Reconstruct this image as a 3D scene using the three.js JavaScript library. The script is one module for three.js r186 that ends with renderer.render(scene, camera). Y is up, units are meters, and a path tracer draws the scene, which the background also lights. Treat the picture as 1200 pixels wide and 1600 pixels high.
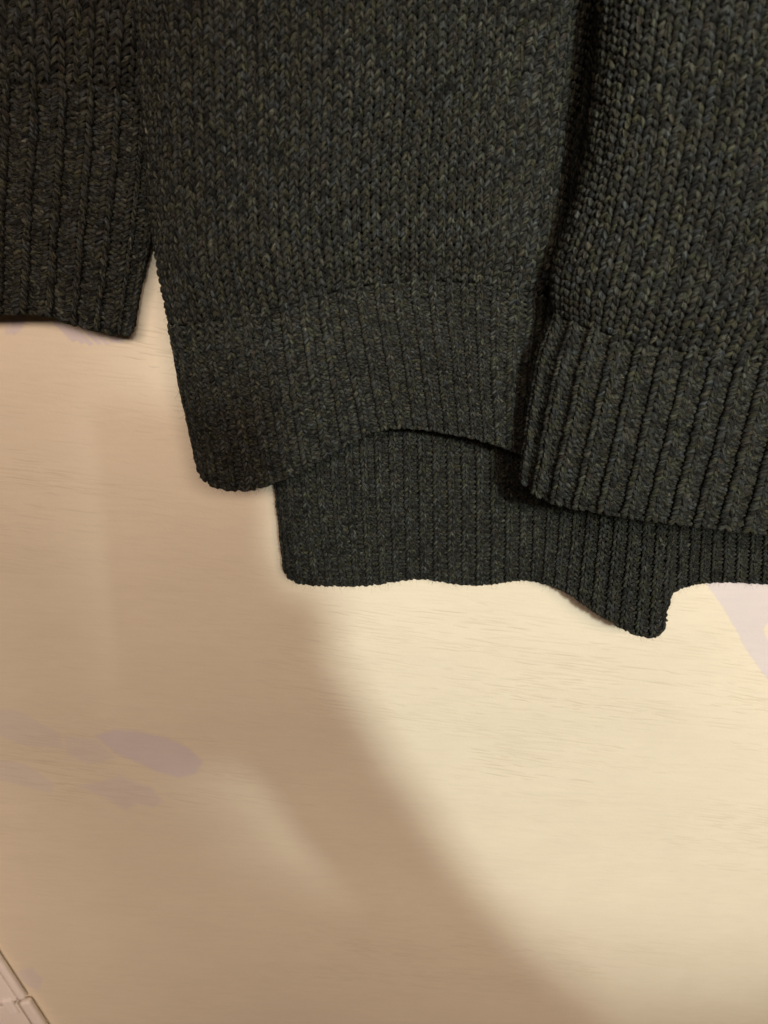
import * as THREE from 'three';
import { mergeGeometries } from 'three/addons/utils/BufferGeometryUtils.js';
import { RoundedBoxGeometry } from 'three/addons/geometries/RoundedBoxGeometry.js';
import { RectAreaLightUniformsLib } from 'three/addons/lights/RectAreaLightUniformsLib.js';
import { MarchingCubes } from 'three/addons/objects/MarchingCubes.js';
RectAreaLightUniformsLib.init();

// ---------------------------------------------------------------- camera, lights, exposure
const scene = new THREE.Scene();
scene.background = new THREE.Color(0x000000);
const FOV = 67, TILT = 22 * Math.PI / 180, CAM = new THREE.Vector3(0, 1.52, 0.34);
const camera = new THREE.PerspectiveCamera(FOV, 768 / 1024, 0.01, 20);
camera.position.copy(CAM);
camera.rotation.set(-TILT, 0, 0);
camera.focus = 0.325;
camera.userData.fStop = 12;
camera.updateMatrixWorld(true);
const renderer = new THREE.WebGLRenderer({ antialias: true });
renderer.setSize(768, 1024);
renderer.toneMapping = THREE.LinearToneMapping;
renderer.toneMappingExposure = 1;
renderer.shadowMap.enabled = true;

// a pixel of the photograph (1200 x 1600) met with the plane z metres in front of the wall
const FPX = 800 / Math.tan(FOV * Math.PI / 360);
function at(px, py, z = 0) {
  const d = new THREE.Vector3((px - 600) / FPX, -(py - 800) / FPX, -1).applyEuler(camera.rotation);
  return CAM.clone().addScaledVector(d, (z - CAM.z) / d.z);
}

const LAMP = new THREE.Vector3(0.36, CAM.y + 0.54, 1.85);          // unseen key lamp behind the photographer; its cone bounds the lit wall at left
const FILL = new THREE.Vector3(0.12, CAM.y + 0.76, 2.15);           // unseen wide panel, placed for the warm indirect light of the room
const key = new THREE.SpotLight(new THREE.Color(0.94, 1.0, 0.94), 8.7, 0, 0.181, 0.22, 2);
key.position.copy(LAMP); key.target.position.copy(at(1405, 730, 0));
key.castShadow = true; key.shadow.radius = 3.1; key.shadow.mapSize.set(2048, 2048);
scene.add(key, key.target);
const fill = new THREE.RectAreaLight(new THREE.Color(1, 0.745, 0.615), 21.2, 1.8, 0.4);
fill.position.copy(FILL); fill.lookAt(at(500, 900, 0)); scene.add(fill);

// ---------------------------------------------------------------- helpers
let seed = 20240611;
function rnd() { seed |= 0; seed = seed + 0x6D2B79F5 | 0; let t = Math.imul(seed ^ seed >>> 15, 1 | seed); t = t + Math.imul(t ^ t >>> 7, 61 | t) ^ t; return ((t ^ t >>> 14) >>> 0) / 4294967296; }
const rr = (a, b) => a + (b - a) * rnd();
const clamp = (x, a, b) => Math.min(b, Math.max(a, x));
const smooth = (a, b, x) => { const t = clamp((x - a) / (b - a), 0, 1); return t * t * (3 - 2 * t); };
function hash(x, y) { let h = Math.imul(x, 374761393) + Math.imul(y, 668265263) | 0; h = Math.imul(h ^ h >>> 13, 1274126177); return ((h ^ h >>> 16) >>> 0) / 4294967296; }
function noise(x, y) {
  const xi = Math.floor(x), yi = Math.floor(y), fx = x - xi, fy = y - yi, u = fx * fx * (3 - 2 * fx), v = fy * fy * (3 - 2 * fy);
  return (hash(xi, yi) * (1 - u) + hash(xi + 1, yi) * u) * (1 - v) + (hash(xi, yi + 1) * (1 - u) + hash(xi + 1, yi + 1) * u) * v;
}
function shadowOn(o) { o.traverse(m => { if (m.isMesh) { m.castShadow = true; m.receiveShadow = true; } }); }

// ---------------------------------------------------------------- the wall: embossed wallpaper with pale lilac print
const W0 = -0.32, W1 = 0.32, H0 = CAM.y - 0.54, H1 = CAM.y + 0.10, TS = 2048;
const toTex = p => [(p.x - W0) / (W1 - W0) * TS, (p.y - H0) / (H1 - H0) * TS];
function wallTextures() {
  const grain = new Float32Array(TS * TS), lilac = new Float32Array(TS * TS);
  const mm = TS / (W1 - W0) / 1000;
  // printed and embossed wood grain: bundles of short, nearly level strokes, thickest in these patches of the paper
  const strong = [[900, 1060, 330, 150], [1150, 1090, 150, 130], [230, 560, 130, 120], [600, 980, 150, 90], [760, 1180, 200, 90]].map(([x, y, a, c]) => { const p = toTex(at(x, y)), q = toTex(at(x + a, y)), w = toTex(at(x, y + c)); return [...p, q[0] - p[0], p[1] - w[1]]; });
  const near = (x, y) => { let m = 0; for (const [a, b, p, q] of strong) m = Math.max(m, Math.exp(-(((x - a) / p) ** 2) - ((y - b) / q) ** 2)); return m * 1.15; };
  for (let b = 0; b < 1500; b++) {
    const bx = rnd() * TS, by = rnd() * TS, n = 2 + Math.floor(rnd() * 7), sp = rr(1.5, 2.6) * mm, tilt = -0.15 + rr(-0.05, 0.05), str = rr(0.25, 1) * Math.max(near(bx, by), 0.26 + 0.6 * smooth(0.45, 0.8, noise(bx / 240 + 3.3, by / 170 + 8.1)));
    for (let k = 0; k < n; k++) {
      const parts = 1 + Math.floor(rnd() * 3); let x0 = bx + rr(-12, 12) * mm;
      const y0 = by + (k - n / 2) * sp + rr(-0.3, 0.3) * mm;
      for (let q = 0; q < parts; q++) {
        const len = rr(5, 26) * mm, wid = rr(0.22, 0.42) * mm, s = str * rr(0.5, 1), ph = rnd() * 6.3, bend = rr(-0.4, 0.4) * mm;
        for (let i = 0; i <= len * 2; i++) {
          const f = i / (len * 2), x = x0 + f * len, y = y0 + (x - bx) * tilt + Math.sin(f * 5 + ph) * bend, a = s * Math.sin(Math.PI * f) ** 0.6;
          const R = Math.ceil(wid * 2.2);
          for (let j = -R; j <= R; j++) {
            const yy = Math.round(y) + j, d = (yy - y) / wid, g = a * Math.exp(-d * d);
            const xi = ((Math.round(x) % TS) + TS) % TS, yi = ((yy % TS) + TS) % TS, o = yi * TS + xi;
            if (g > grain[o]) grain[o] = g;
          }
        }
        x0 += len + rr(1, 9) * mm;
      }
    }
  }
  // printed petals, outlines taken from the photograph
  function petal(px, strength, soft) {
    const poly = px.map(([x, y]) => toTex(at(x, y, 0)));
    let x0 = 1e9, x1 = -1e9, y0 = 1e9, y1 = -1e9;
    for (const [x, y] of poly) { x0 = Math.min(x0, x); x1 = Math.max(x1, x); y0 = Math.min(y0, y); y1 = Math.max(y1, y); }
    soft *= mm;
    for (let y = Math.max(0, Math.floor(y0 - soft)); y <= Math.min(TS - 1, y1 + soft); y++) for (let x = Math.max(0, Math.floor(x0 - soft)); x <= Math.min(TS - 1, x1 + soft); x++) {
      let inside = false, dist = 1e9;
      for (let i = 0, j = poly.length - 1; i < poly.length; j = i++) {
        const [ax, ay] = poly[i], [bx, by] = poly[j];
        if ((ay > y) !== (by > y) && x < (bx - ax) * (y - ay) / (by - ay) + ax) inside = !inside;
        const ex = bx - ax, ey = by - ay, t = clamp(((x - ax) * ex + (y - ay) * ey) / (ex * ex + ey * ey + 1e-9), 0, 1);
        dist = Math.min(dist, Math.hypot(x - ax - t * ex, y - ay - t * ey));
      }
      const d = (inside ? dist : -dist) + (noise(x / 7, y / 7) - 0.5) * 0.5 * mm, a = strength * smooth(-soft, soft, d) * (0.92 + 0.08 * noise(x / 15, y / 15));
      const o = y * TS + x; if (a > lilac[o]) lilac[o] = a;
    }
  }
  petal([[1088, 890], [1112, 925], [1130, 950], [1150, 985], [1165, 1015], [1190, 1050], [1225, 1095], [1260, 1060], [1235, 1020], [1200, 1003], [1192, 985], [1200, 972], [1240, 950], [1300, 900], [1240, 830], [1120, 840]], 0.95, 0.35);
  petal([[1180, 1012], [1192, 1010], [1204, 1022], [1196, 1030]], 0.3, 1);
  petal([[148, 1150], [180, 1140], [215, 1143], [260, 1153], [295, 1170], [316, 1190], [306, 1209], [280, 1216], [245, 1206], [210, 1190], [178, 1176]], 0.85, 1.5);
  petal([[100, 1150], [150, 1155], [180, 1185], [140, 1195], [105, 1180]], 0.4, 1.6);
  petal([[120, 1228], [160, 1222], [188, 1212], [214, 1224], [236, 1230], [254, 1252], [240, 1262], [214, 1256], [196, 1266], [168, 1248]], 0.5, 1.6);
  petal([[-30, 1105], [30, 1112], [90, 1145], [100, 1170], [40, 1165], [-30, 1140]], 0.4, 1.4);
  petal([[-30, 1180], [40, 1195], [85, 1225], [80, 1240], [20, 1225], [-30, 1210]], 0.4, 1.4);
  petal([[25, 1518], [50, 1512], [66, 1530], [60, 1548], [40, 1540]], 0.6, 1.2);
  petal([[14, 520], [17, 500], [24, 485], [38, 486], [39, 503], [32, 517], [22, 524]], 0.95, 0.5);
  petal([[7, 524], [9, 503], [15, 500], [16, 524]], 0.6, 0.5);
  for (const [x, y, l] of [[82, 501, 42], [98, 507, 38], [112, 512, 36], [132, 517, 28], [150, 522, 22]]) petal([[x, y], [x + 9, y + 2], [x + l * 0.95, y + l * 0.72], [x + l * 0.75, y + l * 0.82], [x + 4, y + 8]], 1, 0.5);
  petal([[168, 525], [180, 526], [194, 530], [190, 537], [172, 536]], 1, 0.5);
  const col = new Uint8Array(TS * TS * 4), hgt = new Uint8Array(TS * TS * 4), rgh = new Uint8Array(TS * TS * 4);
  const S = v => { const c = v <= 0.0031308 ? v * 12.92 : 1.055 * v ** (1 / 2.4) - 0.055; return clamp(Math.round(c * 255), 0, 255); };
  for (let y = 0; y < TS; y++) for (let x = 0; x < TS; x++) {
    const o = y * TS + x, l = Math.min(1, lilac[o]), g = Math.min(1, grain[o]) * (1 - 0.85 * l);
    const mott = 0.975 + 0.03 * noise(x / 90, y / 60) + 0.03 * (noise(x / 46 + y * 0.02, y / 3.2) - 0.5) + 0.02 * noise(x / 17, y / 9 + 50) + 0.02 * (hash(x >> 1, y >> 1) - 0.5);
    const base = [0.765, 0.705, 0.545], pr = [0.66, 0.612, 0.605], ink = [0.55, 0.48, 0.34];
    for (let c = 0; c < 3; c++) { let v = base[c] + (pr[c] - base[c]) * l; v = v + (ink[c] - v) * 0.62 * g; col[o * 4 + c] = S(v * mott); }
    col[o * 4 + 3] = hgt[o * 4 + 3] = rgh[o * 4 + 3] = 255;
    const h = 0.7 - 0.55 * g + 0.10 * (noise(x / 3, y / 2.2) - 0.5) + 0.10 * (noise(x / 14, y / 5 + 9) - 0.5) + 0.12 * (noise(x / 60, y / 40) - 0.5);
    hgt[o * 4] = hgt[o * 4 + 1] = hgt[o * 4 + 2] = clamp(h, 0, 1) * 255;
    rgh[o * 4] = rgh[o * 4 + 1] = rgh[o * 4 + 2] = clamp(0.62 + 0.2 * (noise(x / 40, y / 30 + 77) - 0.5) + 0.1 * g, 0, 1) * 255;
  }
  const mk = (d, srgb) => { const t = new THREE.DataTexture(d, TS, TS); t.wrapS = t.wrapT = THREE.MirroredRepeatWrapping; t.magFilter = THREE.LinearFilter; t.minFilter = THREE.LinearMipmapLinearFilter; t.generateMipmaps = true; if (srgb) t.colorSpace = THREE.SRGBColorSpace; t.needsUpdate = true; return t; };
  return { map: mk(col, true), bumpMap: mk(hgt), roughnessMap: mk(rgh) };
}
{
  const t = wallTextures();
  const g = new THREE.BoxGeometry(1.6, 2.3, 0.06); g.translate(0, 1.15, -0.03);
  const p = g.attributes.position, uv = g.attributes.uv;
  const wall = new THREE.Mesh(g, new THREE.MeshStandardMaterial({ ...t, bumpScale: 0.00022, roughness: 1 }));
  
  for (let i = 0; i < p.count; i++) uv.setXY(i, (p.getX(i) - W0) / (W1 - W0), (p.getY(i) - H0) / (H1 - H0));
  wall.name = 'wall'; wall.userData = { kind: 'structure', label: 'cream wallpapered wall with embossed grain and pale lilac petals', category: 'wall' };
  shadowOn(wall); scene.add(wall);
}

// ---------------------------------------------------------------- knitting
// a patch is a grid of control points: cols [{w, p:[[px,py,zmm] per row]}], rows at courses v[]
function makePatch(ws, vs, pts) {
  const G = pts.map(row => row.map(([x, y, z]) => at(x, y, z / 1000).toArray()));
  function tang(k, a, b, c, ka, kb, kc) { // non-uniform finite difference, limited
    const d1 = (b - a) / (kb - ka), d2 = (c - b) / (kc - kb); return (d1 * (kc - kb) + d2 * (kb - ka)) / (kc - ka);
  }
  function herm(ks, f, u) {
    const n = ks.length; let i = 0; while (i < n - 2 && u > ks[i + 1]) i++;
    const h = ks[i + 1] - ks[i], t = (u - ks[i]) / h, A = f(i), B = f(i + 1);
    if (t < 0 || t > 1) { const P = f(i), Q = f(i + 1); return [0, 1, 2].map(c => t < 0 ? P[c] + (Q[c] - P[c]) * t : Q[c] + (Q[c] - P[c]) * (t - 1)); }
    const Z = i > 0 ? f(i - 1) : null, C = i < n - 2 ? f(i + 2) : null, t2 = t * t, t3 = t2 * t;
    return [0, 1, 2].map(c => {
      const s = (B[c] - A[c]) / h;
      const ma = Z ? tang(0, Z[c], A[c], B[c], ks[i - 1], ks[i], ks[i + 1]) : s, mb = C ? tang(0, A[c], B[c], C[c], ks[i], ks[i + 1], ks[i + 2]) : s;
      return (2 * t3 - 3 * t2 + 1) * A[c] + (t3 - 2 * t2 + t) * h * ma + (-2 * t3 + 3 * t2) * B[c] + (t3 - t2) * h * mb;
    });
  }
  function S(u, v) { const memo = {}; return herm(vs, r => memo[r] ?? (memo[r] = herm(ws, c => G[r][c], u)), v); }
  // sample to a fine lattice, then look positions and frames up bilinearly
  const du = 0.25, dv = 0.5, u0 = ws[0], v0 = vs[0], nu = Math.round((ws.at(-1) - u0) / du) + 1, nv = Math.round((vs.at(-1) - v0) / dv) + 1;
  const L = new Float32Array(nu * nv * 3), N = new Float32Array(nu * nv * 3);
  for (let j = 0; j < nv; j++) for (let i = 0; i < nu; i++) {
    const p = S(u0 + i * du, v0 + j * dv); const o = (j * nu + i) * 3; L[o] = p[0]; L[o + 1] = p[1]; L[o + 2] = p[2];
  }
  // gentle unevenness of a worn knit
  const id = Math.floor(u0 * 13 + v0 * 7 + nu);
  const a = new THREE.Vector3(), b = new THREE.Vector3();
  const V = (i, j, out) => { const o = (clamp(j, 0, nv - 1) * nu + clamp(i, 0, nu - 1)) * 3; return out.set(L[o], L[o + 1], L[o + 2]); };
  const q = new THREE.Vector3();
  for (let j = 0; j < nv; j++) for (let i = 0; i < nu; i++) {
    V(i + 1, j, a).sub(V(i - 1, j, q)); V(i, j + 1, b).sub(V(i, j - 1, q)); b.cross(a).normalize();
    const o = (j * nu + i) * 3; N[o] = b.x; N[o + 1] = b.y; N[o + 2] = b.z;
  }
  return {
    u0, v0, u1: ws.at(-1), v1: vs.at(-1), id,
    get(u, v, off, out) {
      const fu = clamp((u - u0) / du, 0, nu - 1.0001), fv = clamp((v - v0) / dv, 0, nv - 1.0001), i = Math.floor(fu), j = Math.floor(fv), x = fu - i, y = fv - j;
      const o = (j * nu + i) * 3, o1 = o + 3, o2 = o + nu * 3, o3 = o2 + 3, w0 = (1 - x) * (1 - y), w1 = x * (1 - y), w2 = (1 - x) * y, w3 = x * y;
      const nx = N[o] * w0 + N[o1] * w1 + N[o2] * w2 + N[o3] * w3, ny = N[o + 1] * w0 + N[o1 + 1] * w1 + N[o2 + 1] * w2 + N[o3 + 1] * w3, nz = N[o + 2] * w0 + N[o1 + 2] * w1 + N[o2 + 2] * w2 + N[o3 + 2] * w3;
      const ev = (v - v0 - fv * dv), s = off + 0.0032 * (noise(u / 13 + id * 3, v / 19) - 0.5) + 0.0011 * (noise(u / 5 + id, v / 7) - 0.5) + 0.0005 * (noise(u * 0.9, v * 0.9 + id) - 0.5);
      return out.set(L[o] * w0 + L[o1] * w1 + L[o2] * w2 + L[o3] * w3 + nx * s, L[o + 1] * w0 + L[o1 + 1] * w1 + L[o2 + 1] * w2 + L[o3 + 1] * w3 + ny * s + ev * 0, L[o + 2] * w0 + L[o1 + 2] * w1 + L[o2 + 2] * w2 + L[o3 + 2] * w3 + nz * s);
    },
  };
}
// dyes of the mixed yarn (linear)
const DYES = [[0.0732, 0.0767, 0.0645, 32], [0.0515, 0.0531, 0.0463, 22], [0.0843, 0.0887, 0.0592, 14], [0.0708, 0.0801, 0.0822, 14], [0.0911, 0.0928, 0.0727, 7], [0.0767, 0.0684, 0.0569, 3], [0.1484, 0.1510, 0.1178, 1], [0.0296, 0.0317, 0.0301, 10]];
const DYE_SUM = DYES.reduce((s, d) => s + d[3], 0);
function dye() { let k = rnd() * DYE_SUM; for (const d of DYES) { k -= d[3]; if (k <= 0) return d; } return DYES[0]; }
const SIDES = 6;
class Yarn {
  constructor() { this.pos = []; this.nor = []; this.col = []; this.uv = []; this.idx = []; this.n = 0; }
  strand(pts, radius) {                            // one continuous yarn through pts
    const n = pts.length, t = new THREE.Vector3(), up = new THREE.Vector3(0, 0.13, 1), s = new THREE.Vector3(), nn = new THREE.Vector3();
    let c0 = dye(), c1 = dye(), f0 = 0, run = 3; const ph = rnd() * 6;
    const first = this.n;
    for (let i = 0; i < n; i++) {
      t.subVectors(pts[Math.min(n - 1, i + 1)], pts[Math.max(0, i - 1)]).normalize();
      s.crossVectors(up, t).normalize(); nn.crossVectors(t, s).normalize();
      up.copy(nn);
      if (i - f0 >= run) { c0 = c1; c1 = dye(); f0 = i; run = 1 + Math.floor(rnd() * 3); }
      const f = (i - f0) / run, r = (radius.length ? radius[i] : radius) * (0.88 + 0.28 * noise(i * 0.37 + ph * 9, ph));
      for (let k = 0; k <= SIDES; k++) {
        const a = k / SIDES * Math.PI * 2, ply = 1 + 0.16 * Math.cos(3 * a - i * 0.9 + ph), ca = Math.cos(a) * r * ply, sa = Math.sin(a) * r * ply;
        this.pos.push(pts[i].x + s.x * ca + nn.x * sa, pts[i].y + s.y * ca + nn.y * sa, pts[i].z + s.z * ca + nn.z * sa);
        this.nor.push(s.x * Math.cos(a) + nn.x * Math.sin(a), s.y * Math.cos(a) + nn.y * Math.sin(a), s.z * Math.cos(a) + nn.z * Math.sin(a));
        const m = 0.6 + 0.8 * rnd(); this.uv.push(k / SIDES, i * 0.085 + ph);
        this.col.push((c0[0] + (c1[0] - c0[0]) * f) * m, (c0[1] + (c1[1] - c0[1]) * f) * m, (c0[2] + (c1[2] - c0[2]) * f) * m);
      }
      if (i) for (let k = 0; k < SIDES; k++) { const a = first + (i - 1) * (SIDES + 1) + k, b = a + 1; this.idx.push(a, b, a + SIDES + 1, b, b + SIDES + 1, a + SIDES + 1); }
      this.n += SIDES + 1;
    }
  }
  sheet(P, ua, ub, va, vb, off0, swell) {                   // backing added against light showing through; coloured dark to deepen shade between loops
    const nu = Math.ceil((ub - ua) * 2), nv = Math.ceil(vb - va), first = this.n, p = new THREE.Vector3(), q = new THREE.Vector3();
    for (let j = 0; j <= nv; j++) for (let i = 0; i <= nu; i++) {
      const u = ua + (ub - ua) * i / nu, v = va + (vb - va) * j / nv;
      const off = off0 + swell(v, u); P.get(u, v, off, p); P.get(u, v, off + 0.001, q); q.sub(p).normalize();
      this.pos.push(p.x, p.y, p.z); this.nor.push(q.x, q.y, q.z); this.uv.push(u * 0.3, v * 0.3); const m = 0.6 + 0.5 * rnd(); this.col.push(0.04 * m, 0.039 * m, 0.035 * m);
    }
    for (let j = 0; j < nv; j++) for (let i = 0; i < nu; i++) { const a = first + j * (nu + 1) + i, b = a + nu + 1; this.idx.push(a, b, a + 1, b, b + 1, a + 1); }
    this.n += (nu + 1) * (nv + 1);
  }
  fibre(p, d, len, w) {                             // a stray wool hair: a thin bent blade
    const s = new THREE.Vector3(rr(-1, 1), rr(-1, 1), rr(-1, 1)).cross(d).normalize(), b = new THREE.Vector3(rr(-1, 1), rr(-1, 1), rr(-1, 1)).multiplyScalar(len * 0.55);
    const first = this.n, c = dye(), nd = new THREE.Vector3().crossVectors(d, s).normalize();
    for (let i = 0; i <= 3; i++) {
      const f = i / 3, ww = w * (1 - 0.7 * f), x = p.x + d.x * len * f + b.x * f * f, y = p.y + d.y * len * f + b.y * f * f, z = p.z + d.z * len * f + b.z * f * f;
      this.pos.push(x - s.x * ww, y - s.y * ww, z - s.z * ww, x + s.x * ww, y + s.y * ww, z + s.z * ww);
      this.nor.push(nd.x, nd.y, nd.z, nd.x, nd.y, nd.z);
      for (let k = 0; k < 2; k++) this.uv.push(k, f), this.col.push(c[0] * 1.2, c[1] * 1.2, c[2] * 1.2);
      if (i) { const a = first + 2 * i - 2; this.idx.push(a, a + 1, a + 2, a + 1, a + 3, a + 2); }
    }
    this.n += 8;
  }
  mesh(name, mat, parent) {
    const g = new THREE.BufferGeometry(), o = parent.getWorldPosition(new THREE.Vector3());
    const P = new Float32Array(this.pos); for (let i = 0; i < P.length; i += 3) { P[i] -= o.x; P[i + 1] -= o.y; P[i + 2] -= o.z; }
    g.setAttribute('position', new THREE.BufferAttribute(P, 3));
    g.setAttribute('normal', new THREE.BufferAttribute(new Float32Array(this.nor), 3));
    g.setAttribute('color', new THREE.BufferAttribute(new Float32Array(this.col), 3));
    g.setAttribute('uv', new THREE.BufferAttribute(new Float32Array(this.uv), 2));
    g.setIndex(new THREE.BufferAttribute(new Uint32Array(this.idx), 1));
    const m = new THREE.Mesh(g, mat); m.name = name; parent.add(m); return m;
  }
}
// dyed fibres lying slantwise round the yarn: dark, grey, olive and a few pale ones (a multiplier on the dye)
function fibreTexture() {
  const w = 64, h = 192, c = new Float32Array(w * h * 3).fill(0.42), b = new Float32Array(w * h).fill(0.4);
  for (let n = 0; n < 900; n++) {
    const x0 = rnd() * w, y0 = rnd() * h, len = rr(14, 44), wid = rr(1.2, 3.2), k = rnd(), v = k < 0.018 ? rr(0.8, 1.05) : k < 0.32 ? rr(0.10, 0.27) : rr(0.30, 0.72), warm = rr(-0.08, 0.08), g = rr(0, 0.06), hh = rr(0.1, 0.9);
    for (let i = 0; i < len; i++) for (let j = -Math.ceil(wid); j <= wid; j++) {
      const x = ((Math.round(x0 + i * 0.45 + j) % w) + w) % w, y = ((Math.round(y0 + i) % h) + h) % h, o = y * w + x;
      c[o * 3] = v * (1 + warm); c[o * 3 + 1] = v * (1 + g); c[o * 3 + 2] = v * (1 - warm); b[o] = hh * (1 - Math.abs(j) / (wid + 1));
    }
  }
  const A = new Uint8Array(w * h * 4), B = new Uint8Array(w * h * 4);
  for (let i = 0; i < w * h; i++) { for (let k = 0; k < 3; k++) { A[i * 4 + k] = clamp(c[i * 3 + k], 0, 1) * 255; B[i * 4 + k] = clamp(b[i], 0, 1) * 255; } A[i * 4 + 3] = B[i * 4 + 3] = 255; }
  const mk = d => { const t = new THREE.DataTexture(d, w, h); t.wrapS = t.wrapT = THREE.RepeatWrapping; t.magFilter = THREE.LinearFilter; t.needsUpdate = true; return t; };
  return { map: mk(A), bumpMap: mk(B) };
}
const wool = new THREE.MeshPhysicalMaterial({ ...fibreTexture(), bumpScale: 0.0003, vertexColors: true, roughness: 1, specularIntensity: 0.25, side: THREE.DoubleSide });
const SEG = 14;
// courses va..vb of a patch, knitted plain or in one-by-one rib; the yarn is as thick as the local stitch asks for
function knit(Y, F, P, ua, ub, va, vb, wale, rib, opt = {}) {
  const p = new THREE.Vector3(), p2 = new THREE.Vector3(), n = new THREE.Vector3();
  const KN = 0.60;                                   // share of a rib pair that the raised column takes
  const umap = u => { if (!rib) return u; const q = Math.floor(u / 2), f = u - 2 * q; return 2 * q + (f < 1 ? f * 2 * KN : 2 * KN + (f - 1) * 2 * (1 - KN)); };
  const U = u => clamp(umap(u), P.u0, P.u1), V = v => clamp(v, P.v0, P.v1), swell = opt.swell ?? (() => 0);
  const R = {};
  for (let i = ua - 1; i <= ub; i++) {                // mean stitch width of this wale, smoothed over its neighbours
    let d = 0; for (const f of [0.15, 0.5, 0.85]) { P.get(clamp(i - 1.5, P.u0, P.u1), V(va + (vb - va) * f), 0, p); P.get(clamp(i + 2.5, P.u0, P.u1), V(va + (vb - va) * f), 0, p2); d += p.distanceTo(p2) / (clamp(i + 2.5, P.u0, P.u1) - clamp(i - 1.5, P.u0, P.u1)) / 3; }
    R[i] = clamp(d, wale * 0.8, wale * 1.3) * (rib ? 0.240 : 0.248);
  }
  for (let j = va; j < vb; j++) {
    const pts = [], rad = [], jr = rr(-0.04, 0.04);
    for (let i = ua; i < ub; i++) {
      const purl = rib && ((i % 2) + 2) % 2 === 1, js = rr(-0.06, 0.06), jv = rr(-0.06, 0.06) + jr, jz = rr(-0.16, 0.16), ja = rr(0.86, 1.14);
      for (let k = 0; k < SEG; k++) {
        const th = k / SEG * Math.PI * 2, uu = i + k / SEG + (rib ? 0.22 : 0.255) * ja * Math.sin(2 * th) + 0.05 * Math.sin(th) + js * Math.sin(th / 2);
        const vv = j + 0.5 + jv - (rib ? 0.86 : 0.74) * ja * Math.cos(th), r = R[i] + (R[i + 1] - R[i]) * k / SEG;
        let z = (-(purl ? -1 : 1) * 1.15 * Math.cos(2 * th) + jz) * r;
        if (rib) {                                    // raised and sunken columns, eased into each other where they meet
          const e = Math.min(k, SEG - k) / SEG, own = purl ? -1 : 1, w = smooth(-0.02, 0.2, e);
          z = z * w + own * w * r * 1.0;
        }
        P.get(U(uu), V(vv), z + swell(vv, uu), p); pts.push(p.clone()); rad.push(r);
      }
      if (F) for (let h = 0; h < (opt.hairs ?? 4); h++) {
        const q = pts[pts.length - 1 - Math.floor(rnd() * SEG)]; P.get(U(i + 0.5), V(j + 0.5), 0.01, n); P.get(U(i + 0.5), V(j + 0.5), 0, p); n.sub(p).normalize();
        n.add(p2.set(rr(-1, 1), rr(-1, 1), rr(-1, 1))).normalize();
        F.fibre(q.clone().addScaledVector(n, R[i] * 0.7), n, rr(0.001, 0.0032), rr(0.000025, 0.000045));
      }
    }
    Y.strand(pts, rad);
  }
  Y.sheet(P, ua, ub, va, vb, -wale * (rib ? 0.62 : 0.58), swell);
}
function castOff(Y, F, P, ua, ub, v, wale) {          // the chain along the bottom edge
  const pts = [], p = new THREE.Vector3(), r = wale * 0.27;
  for (let u = ua; u < ub; u += 0.125) { P.get(clamp(u, P.u0, P.u1), clamp(v + 0.12 * Math.cos(u * Math.PI) + 0.1 * Math.sin(u * 2.3), P.v0, P.v1), r * 0.7 * Math.cos(u * Math.PI), p); pts.push(p.clone()); }
  Y.strand(pts, r * 1.05);
  const back = [];
  for (let u = ua; u < ub; u += 0.125) { P.get(clamp(u, P.u0, P.u1), clamp(v - 0.2 - 0.1 * Math.cos(u * 6.28), P.v0, P.v1), -r * 1.3 + 0.3 * r * Math.cos(u * 6.28), p); back.push(p.clone()); }
  Y.strand(back, r);
  for (let k = 0; k < (ub - ua) * 9; k++) { const u = rr(ua, ub); P.get(clamp(u, P.u0, P.u1), v, 0, p); F.fibre(p, new THREE.Vector3(rr(-0.6, 0.6), -1, rr(-0.6, 0.6)).normalize(), rr(0.0010, 0.0038), rr(0.00003, 0.000055)); }
}

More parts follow.
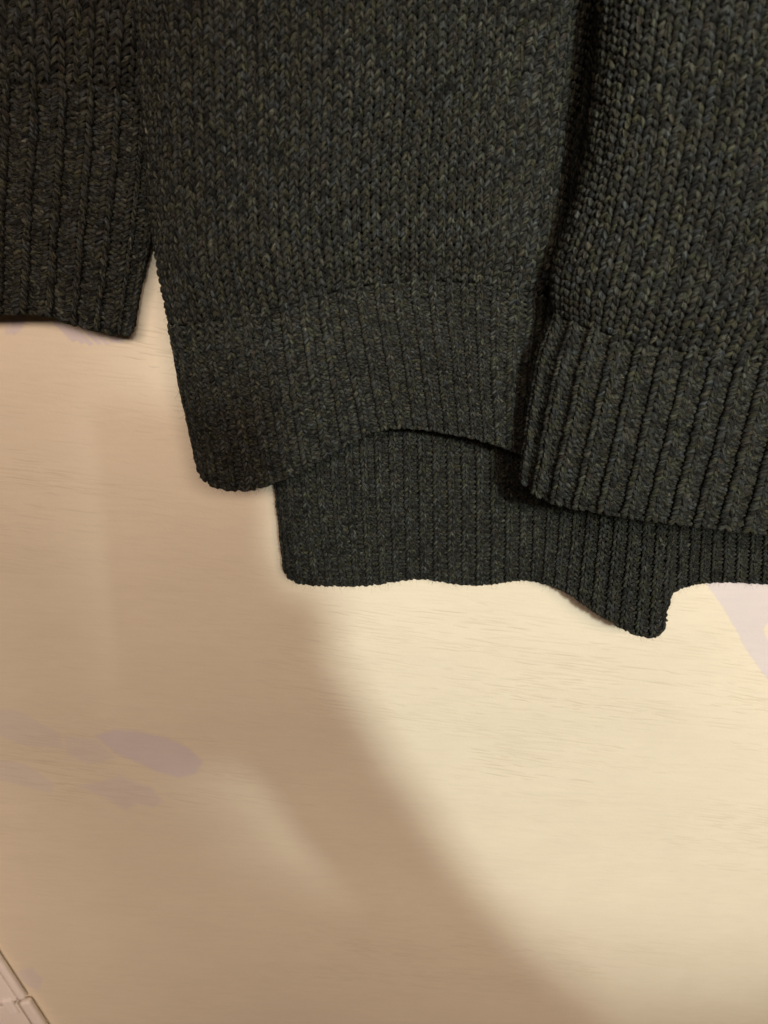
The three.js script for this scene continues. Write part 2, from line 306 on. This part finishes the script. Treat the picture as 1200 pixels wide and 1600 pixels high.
// ---------------------------------------------------------------- the sweater
const sweater = new THREE.Group(); sweater.name = 'knitted_sweater'; sweater.position.copy(at(650, 900, 0.02));
sweater.userData = { label: 'charcoal wool knitted sweater with ribbed hem and cuff hanging against the wall', category: 'sweater' };
scene.add(sweater); sweater.updateMatrixWorld(true);
const row = (...a) => a;
{
  // front: left side fold, left face, deep pleat, right face that stands forward
  const ws = [-8, -4, -1, 2, 6, 10, 20, 30, 37, 41, 46, 51, 54, 57, 63, 70, 74, 80, 92];
  const X = [
    [262, 228, 218, 250, 317, 385, 555, 720, 832, 898, 936, 955, 958, 1000, 1124, 1275, 1360, 1490, 1740],
    [270, 236, 226, 256, 321, 388, 553, 710, 812, 876, 908, 924, 928, 968, 1090, 1235, 1320, 1445, 1690],
    [283, 249, 239, 266, 327, 390, 548, 698, 797, 858, 882, 895, 896, 934, 1050, 1190, 1275, 1395, 1635],
    [310, 274, 263, 288, 345, 405, 555, 695, 782, 838, 858, 869, 869, 906, 1013, 1150, 1230, 1348, 1580],
    [334, 301, 291, 312, 367, 425, 572, 705, 778, 826, 842, 846, 840, 874, 980, 1112, 1190, 1304, 1530],
    [352, 322, 312, 330, 384, 442, 592, 715, 782, 815, 834, 836, 819, 846, 950, 1080, 1155, 1266, 1486]];
  const YY = [
    ws.map(() => -75), [], [],
    [500, 502, 505, 505, 497, 485, 447, 437, 445, 455, 468, 480, 488, 505, 535, 560, 568, 575, 588],
    [600, 612, 625, 640, 638, 625, 560, 558, 572, 580, 590, 608, 618, 645, 675, 697, 705, 712, 724],
    [700, 722, 738, 757, 765, 749, 672, 677, 696, 708, 716, 735, 748, 776, 802, 819, 827, 836, 850]];
  const Z = [
    [12, 19, 27, 34, 39, 41, 42, 40, 36, 25, 8, 22, 44, 58, 70, 74, 75, 75, 75],
    [12, 19, 27, 34, 39, 41, 42, 39, 35, 24, 8, 22, 44, 58, 70, 74, 75, 75, 75],
    [12, 19, 27, 34, 39, 41, 41, 38, 34, 24, 8, 22, 44, 58, 70, 75, 76, 76, 76],
    [12, 19, 27, 34, 39, 40, 39, 36, 33, 24, 10, 23, 44, 57, 69, 74, 75, 75, 75],
    [13, 20, 28, 34, 38, 39, 38, 36, 33, 25, 14, 26, 44, 57, 71, 77, 79, 79, 79],
    [14, 21, 29, 34, 36, 36, 33, 33, 32, 27, 16, 28, 44, 56, 72, 79, 81, 81, 81]];
  for (let k = 0; k < ws.length; k++) { YY[0][k] = YY[3][k] - 524; YY[1][k] = YY[0][k] + 524 * 0.4 * 1.04; YY[2][k] = YY[0][k] + 524 * 0.75 * 1.02; }
  const CT = 40, CB = 74;
  const P = makePatch(ws, [-12, 0, 16, 30, CT, 57, CB], [X[0].map((x, k) => [x + (x - X[1][k]) * 0.75, YY[0][k] - (YY[1][k] - YY[0][k]) * 0.75, Z[0][k]]), ...X.map((r, i) => r.map((x, k) => [x, YY[i][k], Z[i][k]]))]);
  const Y1 = new Yarn(), Y2 = new Yarn(), F1 = new Yarn(), F2 = new Yarn();
  const swell = (v, u) => smooth(-2, 6, u) * (v < CT ? 0.0026 * Math.exp(-(((v - CT + 6) / 4.5) ** 2)) - 0.0012 * smooth(CT - 4, CT, v) : -0.0012 * (1 - smooth(CT, CT + 6, v)));
  knit(Y1, F1, P, -8, 92, -12, CT, 0.0036, false, { swell });
  knit(Y2, F2, P, -8, 92, CT, CB, 0.0033, true, { swell });
  castOff(Y2, F2, P, -8, 92, CB, 0.0033);
  const front = Y1.mesh('front_panel', wool, sweater), hem = Y2.mesh('front_hem_ribbing', wool, sweater);
  hem.userData.label = 'ribbed band along the lower edge of the front';
  F1.mesh('loose_fibres', wool, front).userData.kind = 'stuff'; F2.mesh('loose_fibres', wool, hem).userData.kind = 'stuff';
}
{
  // back: only its ribbed hem shows below the front
  const ws = [-6, -2, 1, 6, 12, 20, 28, 36, 42, 48, 53, 56, 58, 61, 64, 70, 79, 84, 95];
  const X0 = [450, 422, 430, 488, 558, 648, 738, 833, 900, 966, 1020, 1046, 1052, 1053, 1082, 1137, 1227, 1277, 1397];
  const X1 = [456, 432, 440, 496, 564, 652, 741, 833, 896, 960, 1013, 1038, 1046, 1051, 1078, 1133, 1222, 1272, 1392];
  const X2 = [472, 449, 459, 510, 572, 655, 742, 828, 885, 945, 1000, 1027, 1039, 1050, 1075, 1128, 1220, 1270, 1390];
  const Y2 = [885, 890, 905, 913, 914, 903, 912, 904, 922, 962, 990, 986, 950, 927, 916, 909, 913, 914, 915];
  const Y1 = [770, 772, 775, 778, 778, 775, 778, 778, 785, 800, 815, 815, 800, 790, 785, 783, 785, 785, 786];
  const Z2 = [4, 9, 14, 17, 17, 15, 14, 10, 15, 23, 28, 26, 18, 10, 7, 7, 8, 9, 10];
  const Z1 = [4, 9, 14, 17, 17, 15, 11, 7.5, 10, 17, 21, 20, 16, 11, 9, 9, 9, 9, 10];
  const P = makePatch(ws, [0, 20, 38], [X0.map((x, k) => [x, 610, Z1[k] * 0.95]), X1.map((x, k) => [x, Y1[k], Z1[k]]), X2.map((x, k) => [x, Y2[k], Z2[k]])]);
  const Y = new Yarn(), F = new Yarn();
  knit(Y, F, P, -6, 95, 0, 38, 0.0029, true);
  castOff(Y, F, P, -6, 95, 38, 0.0029);
  const m = Y.mesh('back_hem_ribbing', wool, sweater); m.userData.label = 'ribbed band of the back, hanging lower than the front';
  F.mesh('loose_fibres', wool, m).userData.kind = 'stuff';
}
{
  // sleeve with ribbed cuff, close to the wall
  const ws = [-6, 0, 4, 8, 11, 12.5, 14, 17];
  const XH = [-130, -14, 62, 136, 187, 204, 209, 194], YH = [489, 490, 489, 511, 522, 521, 512, 496];
  const sh = (k, f) => XH[k] + f * (10 + Math.max(0, XH[k]) * 0.22);
  const z = [13, 14, 15, 14, 12, 10, 8, 4];
  const rows = [[-75, 1.15], [60, 0.9], [128, 0.8], [320, 0.5]].map(([y, f]) => ws.map((w, k) => [sh(k, f), y + (YH[k] - 500) * 0.3 * (y > 100 ? y / 400 : 0.2), z[k] * 1.02]));
  rows.push(ws.map((w, k) => [XH[k], YH[k], z[k]]));
  const P = makePatch(ws, [0, 9, 14, 36, 58], rows);
  const Y1 = new Yarn(), Y2 = new Yarn(), F1 = new Yarn(), F2 = new Yarn();
  knit(Y1, F1, P, -6, 17, 0, 14, 0.0038, false, { swell: v => 0.0018 * Math.exp(-(((v - 9) / 4) ** 2)) });
  knit(Y2, F2, P, -6, 17, 14, 58, 0.0038, true);
  castOff(Y2, F2, P, -6, 17, 58, 0.0038);
  const s = Y1.mesh('sleeve', wool, sweater), c = Y2.mesh('cuff', wool, s);
  c.userData.label = 'ribbed cuff of the sleeve';
  F1.mesh('loose_fibres', wool, s).userData.kind = 'stuff';
}
shadowOn(sweater);

// ---------------------------------------------------------------- white strip with a joint on the wall
{
  const A = at(-60, 1381, 0), B = at(82, 1600, 0), J = at(46, 1552, 0), along = new THREE.Vector3().subVectors(B, A).normalize(), out = new THREE.Vector3(-along.y, along.x, 0);
  if (out.x < 0) out.negate();
  const t = new THREE.Group(); t.name = 'trim_strip'; t.position.copy(J);
  t.userData = { label: 'white plastic trim strip with a dark joint fixed on the wall', category: 'trim' };
  t.quaternion.setFromRotationMatrix(new THREE.Matrix4().makeBasis(along, out, new THREE.Vector3().crossVectors(along, out)));
  const white = new THREE.MeshStandardMaterial({ color: new THREE.Color().setRGB(0.92, 0.88, 0.81), roughness: 0.45 });
  const white2 = new THREE.MeshStandardMaterial({ color: new THREE.Color().setRGB(0.88, 0.83, 0.75), roughness: 0.5 });
  const zs = new THREE.Vector3().crossVectors(along, out).z > 0 ? 1 : -1;
  function box(name, x0, x1, y0, y1, z0, z1, r, m, parent) {
    const g = new RoundedBoxGeometry(x1 - x0, y1 - y0, z1 - z0, 3, r); g.translate((x0 + x1) / 2, (y0 + y1) / 2, zs * (z0 + z1) / 2);
    const o = new THREE.Mesh(g, m); o.name = name; parent.add(o); return o;
  }
  box('cover', -0.30, -0.0006, -0.075, -0.0062, 0.0005, 0.0042, 0.0008, white, t);
  box('lip', -0.30, -0.0006, -0.0052, 0, 0.0005, 0.0050, 0.0020, white, t);
  box('inner_strip', -0.30, -0.003, -0.0075, -0.0045, 0.0003, 0.0022, 0.0006, white2, t);
  box('lip', 0.0012, 0.16, -0.0062, 0.0012, 0.0005, 0.0052, 0.0020, white2, t);
  box('cover', 0.0020, 0.16, -0.075, -0.0080, 0.0005, 0.0040, 0.0008, white2, t);
  box('clip', -0.004, 0.010, -0.016, -0.0088, 0.002, 0.0056, 0.0017, white, t);
  shadowOn(t); scene.add(t);
}

// ---------------------------------------------------------------- the photographer, out of view, posed so that phone, hand and forearm shade the wall
const cast = (px, py, z) => at(px, py, 0).lerp(LAMP, z / LAMP.z);   // the point z metres from the wall whose shadow falls on that pixel
function blobs(bones, lo, hi, res, k) {               // one smooth skin over tapered bones: [a, b, ra, rb, tone]
  const mc = new MarchingCubes(res, new THREE.MeshStandardMaterial(), false, false, 300000), h = res / 2, c = lo.clone().add(hi).multiplyScalar(0.5), e = hi.clone().sub(lo).multiplyScalar(0.5);
  const p = new THREE.Vector3();
  const B = bones.map(([a, b, ra, rb, tone]) => ({ a, d: b.clone().sub(a), l: Math.max(1e-9, b.distanceToSquared(a)), ra, rb, tone }));
  const q = new THREE.Vector3();
  const one = o => { q.subVectors(p, o.a); const t = clamp(q.dot(o.d) / o.l, 0, 1); return q.addScaledVector(o.d, -t).length() - (o.ra + (o.rb - o.ra) * t); };
  for (let z = 0; z < res; z++) for (let y = 0; y < res; y++) for (let x = 0; x < res; x++) {
    p.set(c.x + e.x * (x - h) / h, c.y + e.y * (y - h) / h, c.z + e.z * (z - h) / h);
    let s = 0; for (const o of B) s += Math.exp(-one(o) / k);
    mc.field[z * res * res + y * res + x] = s > 1e-30 ? Math.log(s) * k : -69 * k;
  }
  mc.isolation = 0; mc.update();
  const n = mc.count, P = new Float32Array(n * 3), C = new Float32Array(n * 3);
  for (let i = 0; i < n; i++) {
    p.set(c.x + e.x * mc.positionArray[i * 3], c.y + e.y * mc.positionArray[i * 3 + 1], c.z + e.z * mc.positionArray[i * 3 + 2]);
    p.toArray(P, i * 3); let best = 1e9, tone = null; for (const o of B) { const d = one(o); if (d < best) { best = d; tone = o.tone; } }
    C.set(tone, i * 3);
  }
  const g = new THREE.BufferGeometry(); g.setAttribute('position', new THREE.BufferAttribute(P, 3)); g.setAttribute('color', new THREE.BufferAttribute(C, 3));
  g.computeVertexNormals(); return g;
}
{
  const skin = [0.42, 0.26, 0.18], shirt = [0.10, 0.11, 0.14], jeans = [0.04, 0.06, 0.11], shoe = [0.03, 0.03, 0.03], hairC = 0x2a1c12;
  const phC = cast(272, 946, 0.425), v = (x, y, z) => new THREE.Vector3(x, y, z);
  const phone = new THREE.Group(); phone.name = 'phone'; phone.position.copy(phC); phone.rotation.set(-TILT, 0, 0.03);
  phone.userData = { label: 'unseen dark smartphone held upright in the right hand of the photographer', category: 'phone' };
  const body = new THREE.Mesh(new RoundedBoxGeometry(0.071, 0.155, 0.009, 4, 0.004), new THREE.MeshStandardMaterial({ color: 0x15161a, roughness: 0.35 })); body.name = 'case';
  const scr = new THREE.Mesh(new RoundedBoxGeometry(0.066, 0.148, 0.001, 2, 0.0004), new THREE.MeshStandardMaterial({ color: 0x050505, roughness: 0.1 })); scr.position.z = 0.0052; scr.name = 'screen';
  phone.add(body, scr);
  for (const [x, y] of [[-0.026, 0.064], [-0.026, 0.044]]) { const l = new THREE.Mesh(new THREE.CylinderGeometry(0.007, 0.0075, 0.003, 24), new THREE.MeshStandardMaterial({ color: 0x08080a, roughness: 0.15 })); l.rotation.x = Math.PI / 2; l.position.set(x, y, -0.0058); l.name = 'lens'; phone.add(l); }
  shadowOn(phone); scene.add(phone); phone.updateMatrixWorld(true);
  const onPhone = (x, y, z) => phone.localToWorld(v(x, y, z));
  const wrist = cast(562, 1310, 0.47), elbow = cast(940, 1905, 0.62), head = cast(520, 1822, 0.84), sh = 0.17;
  const neck = head.clone().add(v(0, -0.15, 0.03)), chest = neck.clone().add(v(0, -0.16, 0.04)), hips = chest.clone().add(v(0, -0.42, 0.02));
  const shR = neck.clone().add(v(sh, -0.06, 0.04)), shL = neck.clone().add(v(-sh, -0.06, 0.04)), elL = shL.clone().add(v(-0.05, -0.28, 0.02)), wrL = elL.clone().add(v(0.02, -0.24, -0.06));
  const bones = [[head.clone().add(v(0, 0.03, 0.01)), head.clone().add(v(0, 0.0, 0)), 0.088, 0.085, skin], [head, head.clone().add(v(0, -0.065, -0.02)), 0.07, 0.045, skin], [head.clone().add(v(0, -0.005, -0.085)), head.clone().add(v(0, -0.03, -0.095)), 0.010, 0.014, skin],
    [head.clone().add(v(0.085, 0, 0.01)), head.clone().add(v(0.087, -0.03, 0.01)), 0.014, 0.01, skin], [head.clone().add(v(-0.085, 0, 0.01)), head.clone().add(v(-0.087, -0.03, 0.01)), 0.014, 0.01, skin],
    [head.clone().add(v(0, -0.08, 0.02)), neck, 0.052, 0.056, skin], [neck.clone().add(v(0, -0.03, 0.02)), chest, 0.075, 0.125, shirt], [shR, shL, 0.06, 0.06, shirt], [chest.clone().add(v(0.06, 0, 0)), hips.clone().add(v(0.05, 0, 0)), 0.10, 0.10, shirt], [chest.clone().add(v(-0.06, 0, 0)), hips.clone().add(v(-0.05, 0, 0)), 0.10, 0.10, shirt],
    [shR, elbow, 0.056, 0.043, shirt], [elbow, elbow.clone().lerp(wrist, 0.45), 0.043, 0.036, shirt], [elbow.clone().lerp(wrist, 0.45), wrist, 0.034, 0.025, skin], [wrist, wrist.clone().lerp(onPhone(0.046, -0.075, 0.012), 0.5), 0.025, 0.026, skin],
    [shL, elL, 0.056, 0.043, shirt], [elL, wrL, 0.041, 0.026, skin]];
  for (const s of [-1, 1]) {
    const hj = hips.clone().add(v(s * 0.09, -0.06, 0)), kn = v(hj.x + s * 0.01, 0.47, hj.z - 0.01), an = v(hj.x + s * 0.01, 0.08, hj.z + 0.02);
    bones.push([hips, hj, 0.11, 0.095, jeans], [hj, kn, 0.088, 0.06, jeans], [kn, an, 0.058, 0.042, jeans], [v(an.x, 0.04, an.z + 0.02), v(an.x, 0.035, an.z - 0.15), 0.04, 0.034, shoe]);
  }
  const g1 = blobs(bones, v(hips.x - 0.42, -0.02, 0.38), v(hips.x + 0.42, head.y + 0.16, 1.28), 104, 0.006);
  const hb = (pts, r0, r1) => pts.slice(1).map((p, i) => [pts[i], p, r0 + (r1 - r0) * i / (pts.length - 1), r0 + (r1 - r0) * (i + 1) / (pts.length - 1), skin]);
  const O = (x, y, z) => onPhone(x, y, z), palm = O(0.046, -0.070, 0.012), hw = wrist;
  const handB = [[hw, palm, 0.025, 0.022, skin], [cast(478, 1100, 0.437), hw, 0.017, 0.026, skin], [palm, O(0.047, -0.035, 0.0), 0.021, 0.014, skin], [palm, O(0.049, -0.085, -0.006), 0.02, 0.015, skin], [hw, O(0.049, -0.08, 0.0), 0.022, 0.016, skin]];
  const fingers = [[-0.004, 0.010], [-0.027, 0.004], [-0.050, 0.008], [-0.071, 0.018]];
  for (const [y, x] of fingers) handB.push(...hb([O(0.047, y - 0.016, -0.004), O(0.048, y - 0.002, -0.015), O(0.030 + x * 0.4, y + 0.006, -0.017), O(0.012 + x, y + 0.008, -0.0155)], 0.0095, 0.0075));
  handB.push(...hb([O(0.045, -0.075, 0.016), O(0.047, -0.045, 0.018), O(0.036, -0.015, 0.0155), O(0.022, 0.006, 0.0145)], 0.0125, 0.009));
  let lo = hw.clone(), hi = hw.clone(); for (const [a, b] of handB) { lo.min(a).min(b); hi.max(a).max(b); } lo.subScalar(0.035); hi.addScalar(0.035);
  const g2 = blobs(handB, lo, hi, 72, 0.0022);
  const person = new THREE.Group(); person.name = 'person'; person.position.set(hips.x, 0, hips.z);
  person.userData = { label: 'unseen person in dark shirt and jeans standing with a phone raised to the wall', category: 'person' };
  const gb = mergeGeometries([g1, g2]); gb.translate(-hips.x, 0, -hips.z);
  const fig = new THREE.Mesh(gb, new THREE.MeshStandardMaterial({ vertexColors: true, roughness: 0.75 })); fig.name = 'body'; person.add(fig);
  const hg = blobs([[head.clone().add(v(0, 0.05, 0.025)), head.clone().add(v(0, -0.02, 0.05)), 0.088, 0.08, skin]], head.clone().add(v(-0.13, -0.14, -0.12)), head.clone().add(v(0.13, 0.17, 0.17)), 36, 0.004); hg.translate(-hips.x, 0, -hips.z);
  const hair = new THREE.Mesh(hg, new THREE.MeshStandardMaterial({ color: hairC, roughness: 0.8 })); hair.name = 'hair'; person.add(hair);
  shadowOn(person); scene.add(person);
  const fl = new THREE.Mesh(new THREE.BoxGeometry(1.6, 0.04, 1.9), new THREE.MeshStandardMaterial({ color: new THREE.Color().setRGB(0.25, 0.17, 0.11), roughness: 0.6 })); fl.position.set(0, -0.02, 0.95); fl.name = 'floor'; fl.userData = { kind: 'structure', label: 'plain brown floor at the foot of the wall', category: 'floor' }; shadowOn(fl); scene.add(fl);
}

// ---------------------------------------------------------------- lamps (outside the picture)
{
  const t = new THREE.Group(); t.name = 'unseen_spot_lamp'; t.position.copy(LAMP); t.lookAt(key.target.position);
  t.userData = { label: 'unseen small metal spot lamp with a round glowing bulb, out of view, lighting the right of the wall', category: 'lamp' };
  const shade = new THREE.Mesh(new THREE.LatheGeometry([[0.004, -0.20], [0.03, -0.20], [0.035, -0.12], [0.075, -0.02], [0.077, -0.02], [0.038, -0.122], [0.033, -0.205], [0.004, -0.205]].map(p => new THREE.Vector2(...p)), 40), new THREE.MeshStandardMaterial({ color: 0x6a6a6a, metalness: 0.8, roughness: 0.4, side: THREE.DoubleSide }));
  shade.geometry.rotateX(Math.PI / 2); shade.name = 'shade';
  const bulb = new THREE.Mesh(new THREE.SphereGeometry(0.045, 32, 20), new THREE.MeshStandardMaterial({ color: 0xffffff, emissive: new THREE.Color(0.95, 1, 0.88), emissiveIntensity: 2 }));
  bulb.position.z = -0.055; bulb.name = 'bulb';
  t.add(shade, bulb); shadowOn(t); bulb.castShadow = false; scene.add(t);
  const c = new THREE.Group(); c.name = 'unseen_panel_lamp'; c.position.copy(FILL); c.lookAt(at(500, 900, 0));
  c.userData = { label: 'unseen long warm panel lamp, out of view, lighting the wall and sweater in place of indirect room light', category: 'lamp' };
  const f = new THREE.Mesh(new RoundedBoxGeometry(1.86, 0.46, 0.04, 3, 0.008), new THREE.MeshStandardMaterial({ color: 0xcfcfcf, roughness: 0.5 })); f.position.z = -0.03; f.name = 'housing';
  const d = new THREE.Mesh(new THREE.BoxGeometry(1.8, 0.4, 0.004), new THREE.MeshStandardMaterial({ color: 0xffffff, emissive: new THREE.Color(1, 0.75, 0.56), emissiveIntensity: 1 })); d.position.z = -0.006; d.name = 'diffuser';
  c.add(f, d); shadowOn(c); scene.add(c);
}
renderer.render(scene, camera);
